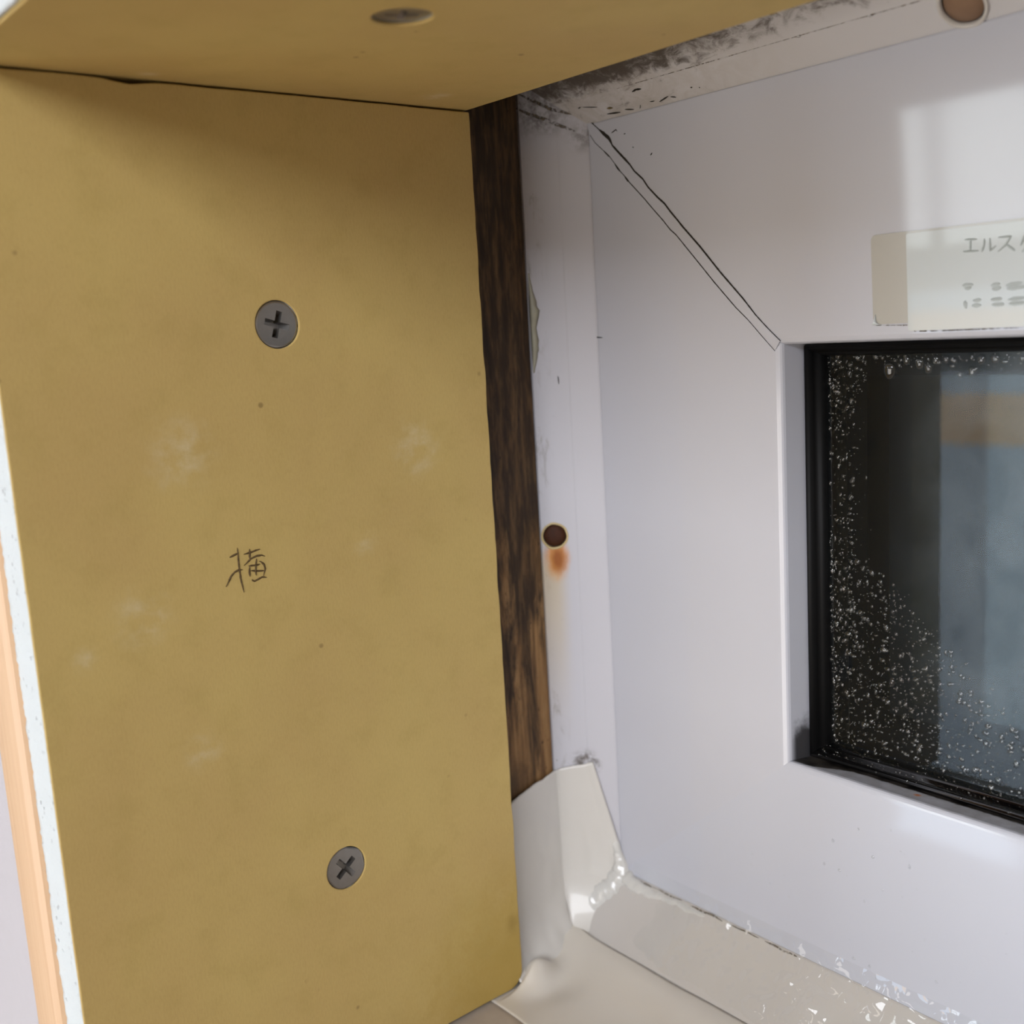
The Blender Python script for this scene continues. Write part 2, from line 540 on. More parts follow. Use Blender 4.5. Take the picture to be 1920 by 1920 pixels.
def lathe(name, prof, mat, parent=None, seg=48, smooth_f=True, wob=0.0, squash=None):
    """prof: (r, h) pairs from the axis outward and back to the axis; axis +Z"""
    vs, fs = [], []
    rings = []
    for r, h in prof:
        if r < 1e-7:
            rings.append([len(vs)])
            vs.append((0, 0, h))
        else:
            ids = []
            for k in range(seg):
                a = 2 * math.pi * k / seg
                w = 1 + wob * (noise.noise((math.cos(a) * 1.7, math.sin(a) * 1.7, 3.1)))
                rr = r * w
                x, y = rr * math.cos(a), rr * math.sin(a)
                ids.append(len(vs))
                vs.append((x, y, h))
            rings.append(ids)
    for a, b in zip(rings, rings[1:]):
        for k in range(seg):
            k2 = (k + 1) % seg
            if len(a) == 1 and len(b) == 1:
                continue
            if len(a) == 1:
                fs.append((a[0], b[k], b[k2]))
            elif len(b) == 1:
                fs.append((a[k2], a[k], b[0]))
            else:
                fs.append((a[k], b[k], b[k2], a[k2]))
    return pyd(name, vs, fs, mat, parent, smooth_f)

def ribbon(pts, width, nrm, thick=0.00012, taper=True, wob=0.35, seed=0):
    """a thin raised smear along a line; returns verts, faces"""
    P = [Vector(p) for p in pts]
    # resample
    Q = []
    for a, b in zip(P, P[1:]):
        k = max(1, int((b - a).length / 0.0004))
        for i in range(k):
            Q.append(a.lerp(b, i / k))
    Q.append(P[-1])
    if len(Q) < 3:
        Q = [P[0], P[0].lerp(P[-1], 0.5), P[-1]]
    nrm = Vector(nrm).normalized()
    vs, fs = [], []
    n = len(Q)
    for i, q in enumerate(Q):
        t = (Q[min(i + 1, n - 1)] - Q[max(i - 1, 0)]).normalized()
        s = t.cross(nrm).normalized()
        e = 1.0
        if taper:
            e = min(1.0, 0.35 + 2.6 * min(i, n - 1 - i) / max(1, n - 1))
        w = width * 0.5 * e * (1 + wob * noise.noise(q * 2300 + Vector((seed, 0, 0))))
        vs += [q - s * w, q + nrm * thick, q + s * w, q - nrm * 0.00003]
    for i in range(n - 1):
        a, b = i * 4, (i + 1) * 4
        for k in range(4):
            fs.append((a + k, a + (k + 1) % 4, b + (k + 1) % 4, b + k))
    fs += [(0, 1, 2, 3), (n * 4 - 1, n * 4 - 2, n * 4 - 3, n * 4 - 4)]
    return vs, fs

def ribbons(name, lines, nrm, mat, parent=None):
    vs, fs = [], []
    for i, (w, pts) in enumerate(lines):
        v, f = ribbon(pts, w, nrm, seed=i * 7.3)
        n = len(vs)
        vs += v
        fs += [tuple(k + n for k in q) for q in f]
    return pyd(name, vs, fs, mat, parent)

# ------------------------------------------------------------------ measured lines (metres, on the real faces)
PENCIL = [
   [(0.00005,-0.06289,-0.08428), (0.00005,-0.06181,-0.08397), (0.00005,-0.06098,-0.08373)],
   [(0.00005,-0.06117,-0.08275), (0.00005,-0.06114,-0.08385), (0.00005,-0.06119,-0.08527), (0.00005,-0.06117,-0.08691), (0.00005,-0.06110,-0.08865), (0.00005,-0.06086,-0.09024), (0.00005,-0.06070,-0.09138)],
   [(0.00005,-0.06052,-0.08705), (0.00005,-0.06132,-0.08693), (0.00005,-0.06216,-0.08720), (0.00005,-0.06293,-0.08782), (0.00005,-0.06353,-0.08876), (0.00005,-0.06417,-0.08964)],
   [(0.00005,-0.06001,-0.08419), (0.00005,-0.05868,-0.08409), (0.00005,-0.05752,-0.08386), (0.00005,-0.05663,-0.08377)],
   [(0.00005,-0.05875,-0.08336), (0.00005,-0.05880,-0.08426), (0.00005,-0.05891,-0.08530)],
   [(0.00005,-0.06019,-0.08632), (0.00005,-0.05937,-0.08579), (0.00005,-0.05870,-0.08529), (0.00005,-0.05743,-0.08494), (0.00005,-0.05639,-0.08497), (0.00005,-0.05575,-0.08528)],
   [(0.00005,-0.05753,-0.08545), (0.00005,-0.05775,-0.08657), (0.00005,-0.05792,-0.08770), (0.00005,-0.05792,-0.08862)],
   [(0.00005,-0.05929,-0.08653), (0.00005,-0.05781,-0.08666), (0.00005,-0.05688,-0.08663)],
   [(0.00005,-0.05905,-0.08667), (0.00005,-0.05921,-0.08766), (0.00005,-0.05916,-0.08863)],
   [(0.00005,-0.05702,-0.08603), (0.00005,-0.05663,-0.08624), (0.00005,-0.05607,-0.08688), (0.00005,-0.05595,-0.08768), (0.00005,-0.05617,-0.08832), (0.00005,-0.05648,-0.08899)],
   [(0.00005,-0.05888,-0.08752), (0.00005,-0.05752,-0.08782), (0.00005,-0.05619,-0.08802)],
   [(0.00005,-0.05880,-0.08918), (0.00005,-0.05883,-0.08942), (0.00005,-0.05834,-0.08966), (0.00005,-0.05737,-0.08936), (0.00005,-0.05673,-0.08914), (0.00005,-0.05581,-0.08941)],
]
MITRE_A = [(0.00087,0.03235,0.00134), (0.00254,0.03244,-0.00066), (0.00511,0.03253,-0.00281), (0.00659,0.03259,-0.00414), (0.00787,0.03263,-0.00512), (0.00883,0.03270,-0.00681), (0.01088,0.03279,-0.00882), (0.01373,0.03291,-0.01154), (0.01490,0.03298,-0.01308), (0.01733,0.03306,-0.01509), (0.01866,0.03314,-0.01694), (0.02121,0.03325,-0.01938), (0.02317,0.03332,-0.02097), (0.02468,0.03340,-0.02280), (0.02657,0.03348,-0.02480), (0.02788,0.03355,-0.02629), (0.03231,0.03374,-0.03077), (0.03736,0.03399,-0.03641), (0.04297,0.03424,-0.04217), (0.04601,0.03439,-0.04565), (0.04878,0.03451,-0.04832), (0.05177,0.03462,-0.05096)]
MITRE_B = [(0.00208,0.03248,-0.00340), (0.00353,0.03254,-0.00535), (0.00607,0.03266,-0.00747), (0.00796,0.03274,-0.00915), (0.00918,0.03280,-0.01065), (0.01080,0.03287,-0.01258), (0.01202,0.03293,-0.01375), (0.01323,0.03298,-0.01515), (0.01564,0.03309,-0.01746), (0.01763,0.03318,-0.01939), (0.01959,0.03327,-0.02145), (0.02251,0.03340,-0.02436), (0.02442,0.03349,-0.02652), (0.02596,0.03356,-0.02774), (0.03045,0.03376,-0.03258), (0.03585,0.03401,-0.03848), (0.04111,0.03425,-0.04390), (0.04396,0.03438,-0.04641), (0.04764,0.03454,-0.05020), (0.05039,0.03467,-0.05294)]
CORNER_A = [(-0.00934,0.02159,0.00675), (-0.00674,0.02419,0.00478), (-0.00414,0.02679,0.00282), (-0.00151,0.02942,0.00181), (0.00112,0.03205,0.00093)]
CORNER_B = [(-0.00983,0.02110,0.00368), (-0.00791,0.02302,0.00226), (-0.00564,0.02529,0.00105), (-0.00320,0.02773,-0.00066), (-0.00041,0.03052,-0.00240)]
SPECKS = [
  (0.00037, [(0.02448,0.03142,-0.00049), (0.02598,0.03117,-0.00024), (0.02747,0.03092,0.00001)]),
  (0.00026, [(0.02792,0.03110,-0.00017), (0.02915,0.03142,-0.00049)]),
  (0.00032, [(0.02217,0.03102,-0.00009), (0.02335,0.03112,-0.00019)]),
  (0.00021, [(0.01929,0.03115,-0.00022), (0.01865,0.03167,-0.00074)]),
  (0.00032, [(0.01459,0.03120,-0.00027), (0.01686,0.03158,-0.00065)]),
  (0.00032, [(0.00884,0.03258,-0.00406), (0.01028,0.03256,-0.00360), (0.01059,0.03258,-0.00400)]),
  (0.00032, [(0.01256,0.03262,-0.00492), (0.01307,0.03262,-0.00488)]),
  (0.00042, [(0.02004,0.03286,-0.01050), (0.02056,0.03285,-0.01012)]),
  (0.00026, [(0.01503,0.03275,-0.00799), (0.01514,0.03276,-0.00824)]),
  (0.00032, [(0.03395,0.03048,0.00045), (0.03430,0.03058,0.00035)]),
  (0.00026, [(0.03595,0.03080,0.00013), (0.03603,0.03097,-0.00004)]),
  (0.00053, [(0.01939,0.02867,0.00226), (0.02071,0.02849,0.00244), (0.02203,0.02863,0.00230)]),
  (0.00042, [(0.00239,0.02891,0.00202), (0.00321,0.02883,0.00210)]),
  (0.00021, [(0.00381,0.02893,0.00200), (0.00770,0.02959,0.00134)]),
  (0.00053, [(0.01015,0.03023,0.00070), (0.01171,0.03039,0.00054)]),
  (0.00042, [(0.00915,0.03115,-0.00022), (0.01296,0.03146,-0.00053)]),
]
LSPECKS = [
  (0.00026, [(0.00012,0.03239,-0.04850), (0.00319,0.03253,-0.04873)]),
  (0.00032, [(-0.00532,0.02561,-0.05705), (-0.00521,0.02572,-0.05893)]),
  (0.00021, [(-0.00004,0.03238,-0.05097), (0.00063,0.03241,-0.05136)]),
]
STICKER_TEXT = [
   [(0.09091,0.03366,-0.03508), (0.09312,0.03367,-0.03521)],
   [(0.09198,0.03367,-0.03518), (0.09195,0.03374,-0.03699)],
   [(0.09061,0.03375,-0.03700), (0.09336,0.03375,-0.03712)],
   [(0.09443,0.03367,-0.03526), (0.09433,0.03372,-0.03639), (0.09397,0.03376,-0.03734)],
   [(0.09538,0.03367,-0.03527), (0.09539,0.03376,-0.03730), (0.09640,0.03373,-0.03658)],
   [(0.09675,0.03367,-0.03532), (0.09894,0.03367,-0.03530), (0.09809,0.03373,-0.03658), (0.09673,0.03377,-0.03758)],
   [(0.09826,0.03373,-0.03659), (0.09959,0.03377,-0.03768)],
   [(0.10125,0.03367,-0.03529), (0.10076,0.03372,-0.03651), (0.10051,0.03374,-0.03696)],
   [(0.10109,0.03368,-0.03559), (0.10256,0.03368,-0.03558), (0.10207,0.03374,-0.03679), (0.10075,0.03379,-0.03794)],
   [(0.10109,0.03371,-0.03622), (0.10223,0.03375,-0.03704)],
]
STICKER_FINE = [
   [(0.09044,0.03399,-0.04270), (0.09232,0.03399,-0.04266)],
   [(0.09088,0.03402,-0.04324), (0.09196,0.03401,-0.04314)],
   [(0.09548,0.03401,-0.04304), (0.09703,0.03400,-0.04281)],
   [(0.09565,0.03403,-0.04362), (0.09720,0.03403,-0.04348)],
   [(0.09805,0.03402,-0.04321), (0.10073,0.03400,-0.04290)],
   [(0.09821,0.03404,-0.04371), (0.10123,0.03403,-0.04358)],
   [(0.09085,0.03410,-0.04525), (0.09102,0.03416,-0.04661)],
   [(0.09229,0.03411,-0.04534), (0.09371,0.03410,-0.04525)],
   [(0.09210,0.03414,-0.04616), (0.09370,0.03414,-0.04617)],
   [(0.09546,0.03411,-0.04535), (0.09735,0.03411,-0.04529)],
   [(0.09562,0.03414,-0.04618), (0.09769,0.03415,-0.04621)],
   [(0.09837,0.03412,-0.04551), (0.10122,0.03411,-0.04535)],
   [(0.09854,0.03414,-0.04618), (0.10122,0.03414,-0.04616)],
]


BT = 0.0095          # plasterboard thickness
OW = 0.60            # clear width of the opening
YF = 0.0215          # where the window frame starts behind the reveal

# ------------------------------------------------------------------ the room
FZ, CZ, YB, XL, XR = -1.35, 1.45, -1.95, -2.7, 2.6
tag(box('floor', (XL - .1, XR + .1, YB - .1, 0.1, FZ - 0.1, FZ), M['floorm']), kind='structure')
tag(box('ceiling', (XL - .1, XR + .1, YB - .1, 0.1, CZ, CZ + 0.1), M['room']), kind='structure')
tag(box('wall_left', (XL - .1, XL, YB - .1, 0.1, FZ, CZ), M['room']), kind='structure')
tag(box('wall_right', (XR, XR + .1, YB - .1, 0.1, FZ, CZ), M['room']), kind='structure')
tag(box('wall_back', (XL, XR, YB - .1, YB, FZ, CZ), M['room']), kind='structure')
LX0, LX1 = -0.0290, OW + 0.0290        # outside of the old timber reveal
LZ0, LZ1 = -0.2210, 0.0290
WY0, WY1 = -0.0985, 0.085
tag(multi_box('wall_front', [(XL, LX0, WY0, WY1, FZ, CZ), (LX1, XR, WY0, WY1, FZ, CZ),
                             (LX0, LX1, WY0, WY1, LZ1, CZ), (LX0, LX1, WY0, WY1, FZ, LZ0)], M['wall']), kind='structure')

def room_window(name, x0, x1, z0, z1, mat, bars_x, bars_z):
    t = tag(empty(name, ((x0 + x1) / 2, YB, z0)), kind='structure')
    box('pane', (x0, x1, YB + 0.002, YB + 0.008, z0, z1), mat, t)
    f = 0.045
    for b in ((x0 - f, x0, z0 - f, z1 + f), (x1, x1 + f, z0 - f, z1 + f), (x0, x1, z1, z1 + f), (x0, x1, z0 - f, z0)):
        box('frame_bar', (b[0], b[1], YB, YB + 0.03, b[2], b[3]), M['white_trim'], t)
    for x in bars_x:
        box('glazing_bar', (x - 0.012, x + 0.012, YB + 0.008, YB + 0.024, z0, z1), M['white_trim'], t)
    for z in bars_z:
        box('glazing_bar', (x0, x1, YB + 0.008, YB + 0.022, z - 0.010, z + 0.010), M['white_trim'], t)
    return t
room_window('window_2', 0.55, 2.35, 0.38, 1.25, M['day_r'], [1.45], [])
room_window('window_3', -1.55, -0.80, -0.10, 0.62, M['day_l'], [-1.04], [0.20])
w4 = room_window('window_4', -1.55, -0.80, -1.20, -0.19, M['day_ll'], [], [])
box('tan_glow_strip', (-1.54, -0.81, YB + 0.026, YB + 0.040, -0.335, -0.232), M['glow_strip'], w4)  # added glowing strip that brightens the tan band mirrored in the glass
room_window('fill_panel', -0.62, 0.85, -1.20, -0.20, M['fill_m'], [0.1], [])  # added low warm fill for the upper board and rail, built like a window

# ------------------------------------------------------------------ beyond the window
tag(box('wall_outside', (-2.5, 2.5, 0.62, 0.72, -2.0, 2.2), M['dark']), kind='structure')

# ------------------------------------------------------------------ old timber reveal (stud faces show beside the frame)
liner = tag(empty('timber_reveal_board', (-0.019, -0.04, -0.22)),
            'dark mould-blackened wet timber board between the tan side board and white frame', 'timber')
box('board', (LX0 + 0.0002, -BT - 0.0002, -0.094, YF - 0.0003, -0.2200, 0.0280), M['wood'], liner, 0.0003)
# rounded peach edging on the room side of the same board
def edging(parent, x0, x1, z0, z1):
    n = 8
    la, lb = [], []
    pts = [(x0, -0.0942)]
    for k in range(n + 1):
        a = math.pi * k / n
        cx = (x0 + x1) / 2
        pts.append((cx - math.cos(a) * (x1 - x0) / 2, -0.0985 - 0.0026 * math.sin(a) ** 0.6))
    pts.append((x1, -0.0942))
    return prism('edging', [(x, y, z0) for x, y in pts], [(x, y, z1) for x, y in pts], M['peach'], parent, False)
edging(liner, LX0 + 0.0002, -BT - 0.0006, -0.2200, 0.0280)

# timber over and under the opening and at the far side
hl = tag(empty('timber_head_board', (0.3, -0.04, 0.0097)), 'dark timber edge hidden in the gap above the upper tan board', 'timber')
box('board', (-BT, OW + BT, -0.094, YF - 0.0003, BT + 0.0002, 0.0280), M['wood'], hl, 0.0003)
sl = tag(empty('timber_sill_board', (0.3, -0.04, -0.22)), 'dusty beige sill board showing under the tan side board', 'sill board')
box('board', (-BT, OW + BT, -0.0960, YF - 0.0003, -0.2200, -0.2004), M['sillwood'], sl, 0.0003)
rl = tag(empty('timber_side_board', (OW + 0.02, -0.04, -0.22)), 'timber board at the far right end of the window opening', 'timber')
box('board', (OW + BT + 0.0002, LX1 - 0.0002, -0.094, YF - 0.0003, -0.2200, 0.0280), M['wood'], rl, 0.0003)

# ------------------------------------------------------------------ plasterboard
def outline_side(y_front, y_back, z_bot, z_top, r, wob):
    """board outline in (y, z), with a knocked-off lower corner towards the window"""
    pts = []
    n = 40
    for i in range(n + 1):                                   # top edge, front to back
        t = i / n
        y = y_front + (y_back - y_front) * t
        dip = 0.0006 * math.exp(-((t - 0.27) / 0.03) ** 2) + 0.0002 * noise.noise((t * 9, 1.2, 0))
        pts.append((y, z_top - dip - 0.0001))
    n = 90
    for i in range(1, n):                                    # back edge, down
        t = i / n
        z = z_top + (z_bot + r - z_top) * t
        pts.append((y_back + wob * noise.noise((t * 30, 7.1, 0)) + 0.5 * wob * noise.noise((t * 110, 2.1, 0)), z))
    for k in range(9):                                       # rounded corner
        a = math.pi / 2 * k / 8
        pts.append((y_back - r + r * math.cos(a), z_bot + r - r * math.sin(a)))
    n = 14
    for i in range(1, n + 1):
        t = i / n
        pts.append((y_back - r + (y_front - y_back + r) * t, z_bot + 0.00015 * noise.noise((t * 11, 5, 0))))
    n = 60
    for i in range(1, n):                                    # front edge, up
        t = i / n
        pts.append((y_front + 0.00012 * noise.noise((t * 40, 3, 0)), z_bot + (z_top - z_bot) * t))
    return pts

def cyl_cut(loc, axis, r, d):
    bm = bmesh.new()
    bmesh.ops.create_cone(bm, cap_ends=True, segments=40, radius1=r, radius2=r, depth=d)
    me = bpy.data.meshes.new('cutter')
    bm.to_mesh(me)
    bm.free()
    o = bpy.data.objects.new('cutter', me)
    COL.objects.link(o)
    o.matrix_world = Matrix.Translation(loc) @ Vector((0, 0, 1)).rotation_difference(Vector(axis)).to_matrix().to_4x4()
    return o

def core_front(name, parent, fixed, along0, along1, axis):
    """the sawn gypsum edge towards the room, chipped and wavy along its far side"""
    n, m = 260, 10
    vs, fs = [], []
    for i in range(n + 1):
        t = along0 + (along1 - along0) * i / n
        far = 0.0104 + 0.0007 * noise.noise((t * 260, 1.3, 0)) + 0.0005 * abs(noise.noise((t * 640, 4.3, 0)))
        for j in range(m + 1):
            u = j / m
            d = 0.0005 + (far - 0.0005) * u
            bulge = 0.00025 * noise.noise((t * 900, d * 900, 2)) - 0.0003 * u ** 6
            y = fixed - 0.0004 + bulge
            vs.append((-d, y, t) if axis == 'z' else (t, y, d))
    for i in range(n):
        for j in range(m):
            a = i * (m + 1) + j
            fs.append((a, a + 1, a + m + 2, a + m + 1))
    o = pyd(name, vs, fs, M['gypsum'], parent, True)
    md = o.modifiers.new('thickness', 'SOLIDIFY')
    md.thickness = 0.0006
    md.offset = -1 if axis == 'z' else 1
    return o

SCREWS = [((0.0, -0.0486, -0.0421), (1, 0, 0)), ((0.0, -0.0443, -0.1532), (1, 0, 0)), ((0.0504, -0.0504, 0.0), (0, 0, -1))]

jb = tag(empty('plasterboard', (0, -0.05, -0.1995)),
         'tall tan plasterboard lining the left side of the opening, pencilled and screwed', 'plasterboard',
         'plasterboard pieces lining the opening')
out = outline_side(-0.099, 0.0, -0.1993, -0.0003, 0.0040, 0.00022)
face = prism('paper_face', [(-0.0006, y, z) for y, z in out], [(0.0, y, z) for y, z in out], M['paper'], jb)
cut(face, [cyl_cut((0, s[0][1], s[0][2]), (1, 0, 0), 0.0045, 0.006) for s in SCREWS[:2]])
md = face.modifiers.new('bevel', 'BEVEL'); md.width = 0.00025; md.segments = 2; md.limit_method = 'ANGLE'; md.angle_limit = 0.9
out2 = outline_side(-0.0986, -0.0002, -0.1992, -0.0005, 0.0040, 0.0002)
core = prism('gypsum_core', [(-BT, y, z) for y, z in out2], [(-0.0007, y, z) for y, z in out2], M['gypsum'], jb)
cut(core, [cyl_cut((0, s[0][1], s[0][2]), (1, 0, 0), 0.0045, 0.006) for s in SCREWS[:2]])
core_front('sawn_edge', jb, -0.0986, -0.1990, -0.0006, 'z')
pw = ribbons('pencil_writing', [(0.00040, p) for p in PENCIL], (1, 0, 0), M['pencil'], jb)
pw['label'] = 'pencilled character 横'

hb = tag(empty('plasterboard', (0.3, -0.05, 0.0)),
         'upper tan plasterboard lining the top of the opening, seen from below', 'plasterboard',
         'plasterboard pieces lining the opening')
n = 160
edge_b = [(-BT + (OW + 2 * BT) * i / n, -0.0001 + 0.00018 * noise.noise((i * 1.7, 9, 0))) for i in range(n + 1)]
edge_f = [(-BT + (OW + 2 * BT) * i / n, -0.0985) for i in range(n, -1, -1)]
loop = edge_b + edge_f
hface = prism('paper_face', [(x, y, 0.0) for x, y in loop], [(x, y, 0.0006) for x, y in loop], M['paper'], hb)
cut(hface, [cyl_cut(SCREWS[2][0], (0, 0, 1), 0.0045, 0.006)])
md = hface.modifiers.new('bevel', 'BEVEL'); md.width = 0.00025; md.segments = 2; md.limit_method = 'ANGLE'; md.angle_limit = 0.9
hcore = box('gypsum_core', (-BT, OW + BT, -0.0981, -0.0003, 0.0007, BT), M['gypsum'], hb)
cut(hcore, [cyl_cut(SCREWS[2][0], (0, 0, 1), 0.0045, 0.006)])
core_front('sawn_edge', hb, -0.0981, -BT, OW + BT, 'x')

rb = tag(empty('plasterboard', (OW, -0.05, -0.1995)),
         'tan plasterboard lining the far right side of the opening', 'plasterboard', 'plasterboard pieces lining the opening')
prism('paper_face', [(OW, y, z) for y, z in out], [(OW + 0.0006, y, z) for y, z in out], M['paper'], rb)
prism('gypsum_core', [(OW + 0.0007, y, z) for y, z in out2], [(OW + BT, y, z) for y, z in out2], M['gypsum'], rb)

# ------------------------------------------------------------------ screws
def cross_cutter(rot):
    vs, fs = [], []
    def arm(a):
        top, bot, wt, wb = 0.00262, 0.0014, 0.00060, 0.00042
        c, s = math.cos(a), math.sin(a)
        q = []
        for h, l, w in ((0.0006, top * 1.08, wt * 1.08), (-0.0023, bot, wb)):
            for x, y in ((-l, -w), (l, -w), (l, w), (-l, w)):
                q.append((x * c - y * s, x * s + y * c, h))
        n = len(vs)
        vs.extend(q)
        for f in ((0, 1, 2, 3), (7, 6, 5, 4), (0, 4, 5, 1), (1, 5, 6, 2), (2, 6, 7, 3), (3, 7, 4, 0)):
            fs.append(tuple(i + n for i in f))
    return vs, fs, arm

def screw(loc, axis, spin, tilt, sink, label, wob=0.0, ragged=0.0):
    o = lathe('screw', [(0, 0.00008), (0.0026, 0.00006), (0.0040, 0.0), (0.00432, -0.00012), (0.00436, -0.0004),
                        (0.0030, -0.0018), (0.0019, -0.0032), (0.0017, -0.009), (0, -0.011)], M['steel'], None, 56, True, wob)
    cs = []
    for a in (0, math.pi / 2):
        vs, fs, arm = cross_cutter(0)
        arm(a)
        cs.append(pyd('cutter', vs, fs, None))
    cut(o, cs)
    for p in o.data.polygons:
        p.use_smooth = False
    o.data.materials.clear(); o.data.materials.append(M['steel'])
    q = Vector((0, 0, 1)).rotation_difference(Vector(axis)).to_matrix().to_4x4()
    o.matrix_world = (Matrix.Translation(Vector(loc) - Vector(axis) * sink) @ q
                      @ Matrix.Rotation(tilt[0], 4, 'X') @ Matrix.Rotation(tilt[1], 4, 'Y') @ Matrix.Rotation(spin, 4, 'Z'))
    tag(o, label, 'screw', 'plasterboard screws')
    return o
screw(SCREWS[0][0], (1, 0, 0), math.radians(-16), (0, 0), 0.0003, 'grey cross-head screw high in the tan side board, above the pencil mark')
screw(SCREWS[1][0], (1, 0, 0), math.radians(40), (0.05, -0.04), 0.0003, 'grey cross-head screw low in the tan side board, below the pencil mark', 0.10)
screw(SCREWS[2][0], (0, 0, -1), math.radians(25), (0.04, 0.03), 0.0004, 'dark grey screw in the upper tan board overhead', 0.04)

# ------------------------------------------------------------------ window: white vinyl frame, sash, gasket, double glazing
win = tag(empty('window_1', (OW / 2, 0.035, -0.2)), kind='structure')
def frame_side(name, st, side, mat, parent=win, smooth_f=False):
    """st: stations (xl, zt, zb, y) round the closed section; the sides meet in mitres"""
    A, B = [], []
    for xl, zt, zb, y in st:
        xr = OW - xl
        c = {'left': ((xl, y, zt), (xl, y, zb)), 'right': ((xr, y, zt), (xr, y, zb)),
             'top': ((xl, y, zt), (xr, y, zt)), 'bottom': ((xl, y, zb), (xr, y, zb))}[side]
        A.append(c[0]); B.append(c[1])
    return prism(name, A, B, mat, parent, smooth_f)

ST_OUT = [(-0.0190, 0.0190, -0.2050, YF), (-0.0095, 0.0095, -0.1955, YF), (-0.0036, 0.0036, -0.1890, 0.0274),
          (-0.0034, 0.0034, -0.1888, 0.0277), (0.0013, -0.0008, -0.1822, 0.0323), (0.0015, -0.0010, -0.1820, 0.0326),
          (0.0015, -0.0010, -0.1820, 0.060), (-0.0190, 0.0190, -0.2050, 0.060)]
ST_SASH = [(0.00152, -0.00102, -0.18198, 0.060), (0.00152, -0.00102, -0.18198, 0.03265), (0.0018, -0.0013, -0.1817, 0.0325),
           (0.0500, -0.0500, -0.1414, 0.0347), (0.0505, -0.0505, -0.1409, 0.03475), (0.0509, -0.0509, -0.1405, 0.0349), (0.0513, -0.0513, -0.1401, 0.0351), (0.0516, -0.0515, -0.1398, 0.0354),
           (0.0518, -0.0517, -0.1397, 0.0359), (0.0525, -0.0520, -0.1402, 0.0412), (0.0525, -0.0520, -0.1402, 0.060)]
ST_GASK = [(0.0526, -0.0521, -0.1401, 0.050), (0.0526, -0.0521, -0.1401, 0.0416), (0.0529, -0.0524, -0.1398, 0.0408), (0.0535, -0.0528, -0.1391, 0.0405),
           (0.0541, -0.0532, -0.1384, 0.0408), (0.0545, -0.0535, -0.1380, 0.0416), (0.0549, -0.0537, -0.1377, 0.0421), (0.0556, -0.0540, -0.1373, 0.0419),
           (0.0562, -0.0543, -0.1370, 0.0424), (0.0565, -0.0545, -0.1368, 0.0434), (0.0565, -0.0545, -0.1368, 0.050)]
ST_SPACER = [(0.0526, -0.0521, -0.1400, 0.0505), (0.0610, -0.0590, -0.1330, 0.0505), (0.0610, -0.0590, -0.1330, 0.0586), (0.0526, -0.0521, -0.1400, 0.0586)]
ST_OUT_LOW = ST_OUT[:2] + ST_OUT[4:]
of = {s: frame_side('outer_frame_' + {'left': 'stile', 'right': 'stile', 'top': 'head', 'bottom': 'sill'}[s], ST_OUT_LOW if s == 'bottom' else ST_OUT, s,
                    {'left': M['pvc_left'], 'top': M['pvc_top'], 'bottom': M['pvc_sill']}.get(s, M['pvc'])) for s in ('left', 'top', 'bottom', 'right')}
sash = {s: frame_side('sash_' + {'left': 'stile', 'right': 'stile', 'top': 'rail', 'bottom': 'rail'}[s], ST_SASH, s,
                      M['pvc_lower'] if s == 'bottom' else M['pvc']) for s in ('left', 'top', 'bottom', 'right')}
for s in ('left', 'top', 'bottom', 'right'):
    g = frame_side('gasket', ST_GASK, s, M['wet_black' if s == 'bottom' else 'black'], win, True)
    frame_side('spacer_bar', ST_SPACER, s, M['spacer'])
GY = 0.0436
p1 = box('inner_pane', (0.0540, OW - 0.0540, GY, GY + 0.003, -0.1390, -0.0530), M['misted'], win)
p2 = box('outer_pane', (0.0540, OW - 0.0540, 0.0588, 0.0618, -0.1390, -0.0530), M['clear'], win)

# holes drilled through the outer frame for its fixing screws
HOLE_L, AX_L = Vector((-0.0073, 0.0237, -0.0953)), Vector((1, -1, 0)).normalized()
HOLE_T, AX_T = Vector((0.0924, 0.0296, 0.0014)), Vector((0, -1, -1)).normalized()
cut(of['left'], [cyl_cut(HOLE_L, AX_L, 0.0031, 0.009)])
cut(of['top'], [cyl_cut(HOLE_T, AX_T, 0.0040, 0.008)])

# weld bead along the mitre of the sash, with grimy cracks on both sides
def strip_between(A, B, lift):
    def res(P, n):
        P = [Vector(p) for p in P]
        d = [0]
        for a, b in zip(P, P[1:]): d.append(d[-1] + (b - a).length)
        o = []
        for i in range(n):
            t = d[-1] * i / (n - 1)
            k = max(j for j in range(len(d)) if d[j] <= t + 1e-12)
            k = min(k, len(P) - 2)
            o.append(P[k].lerp(P[k + 1], (t - d[k]) / (d[k + 1] - d[k])))
        return o
    n = 60
    a, b = res(A, n), res(B, n)
    vs, fs = [], []
    for i in range(n):
        for k, u in enumerate((0.0, 0.12, 0.5, 0.88, 1.0)):
            p = a[i].lerp(b[i], u)
            h = (0.0, 0.7, 1.0, 0.7, 0.0)[k] * lift
            p.y -= h - 0.00002
            vs.append(p)
        vs.append(a[i].lerp(b[i], 0.5) + Vector((0, 0.0004, 0)))
    for i in range(n - 1):
        for k in range(6):
            fs.append((i * 6 + k, i * 6 + (k + 1) % 6, (i + 1) * 6 + (k + 1) % 6, (i + 1) * 6 + k))
    fs += [tuple(range(6)), tuple(range(n * 6 - 1, n * 6 - 7, -1))]
    return vs, fs
vs, fs = strip_between(MITRE_A, MITRE_B, 0.00014)
pyd('weld_bead', vs, fs, M['pvc'], sash['top'], False)
ribbons('mould_crack', [(0.00040, MITRE_A), (0.00095, MITRE_A[2:6]), (0.00055, MITRE_A[4:9])], (0, -1, 0), M['mould'], sash['top'])
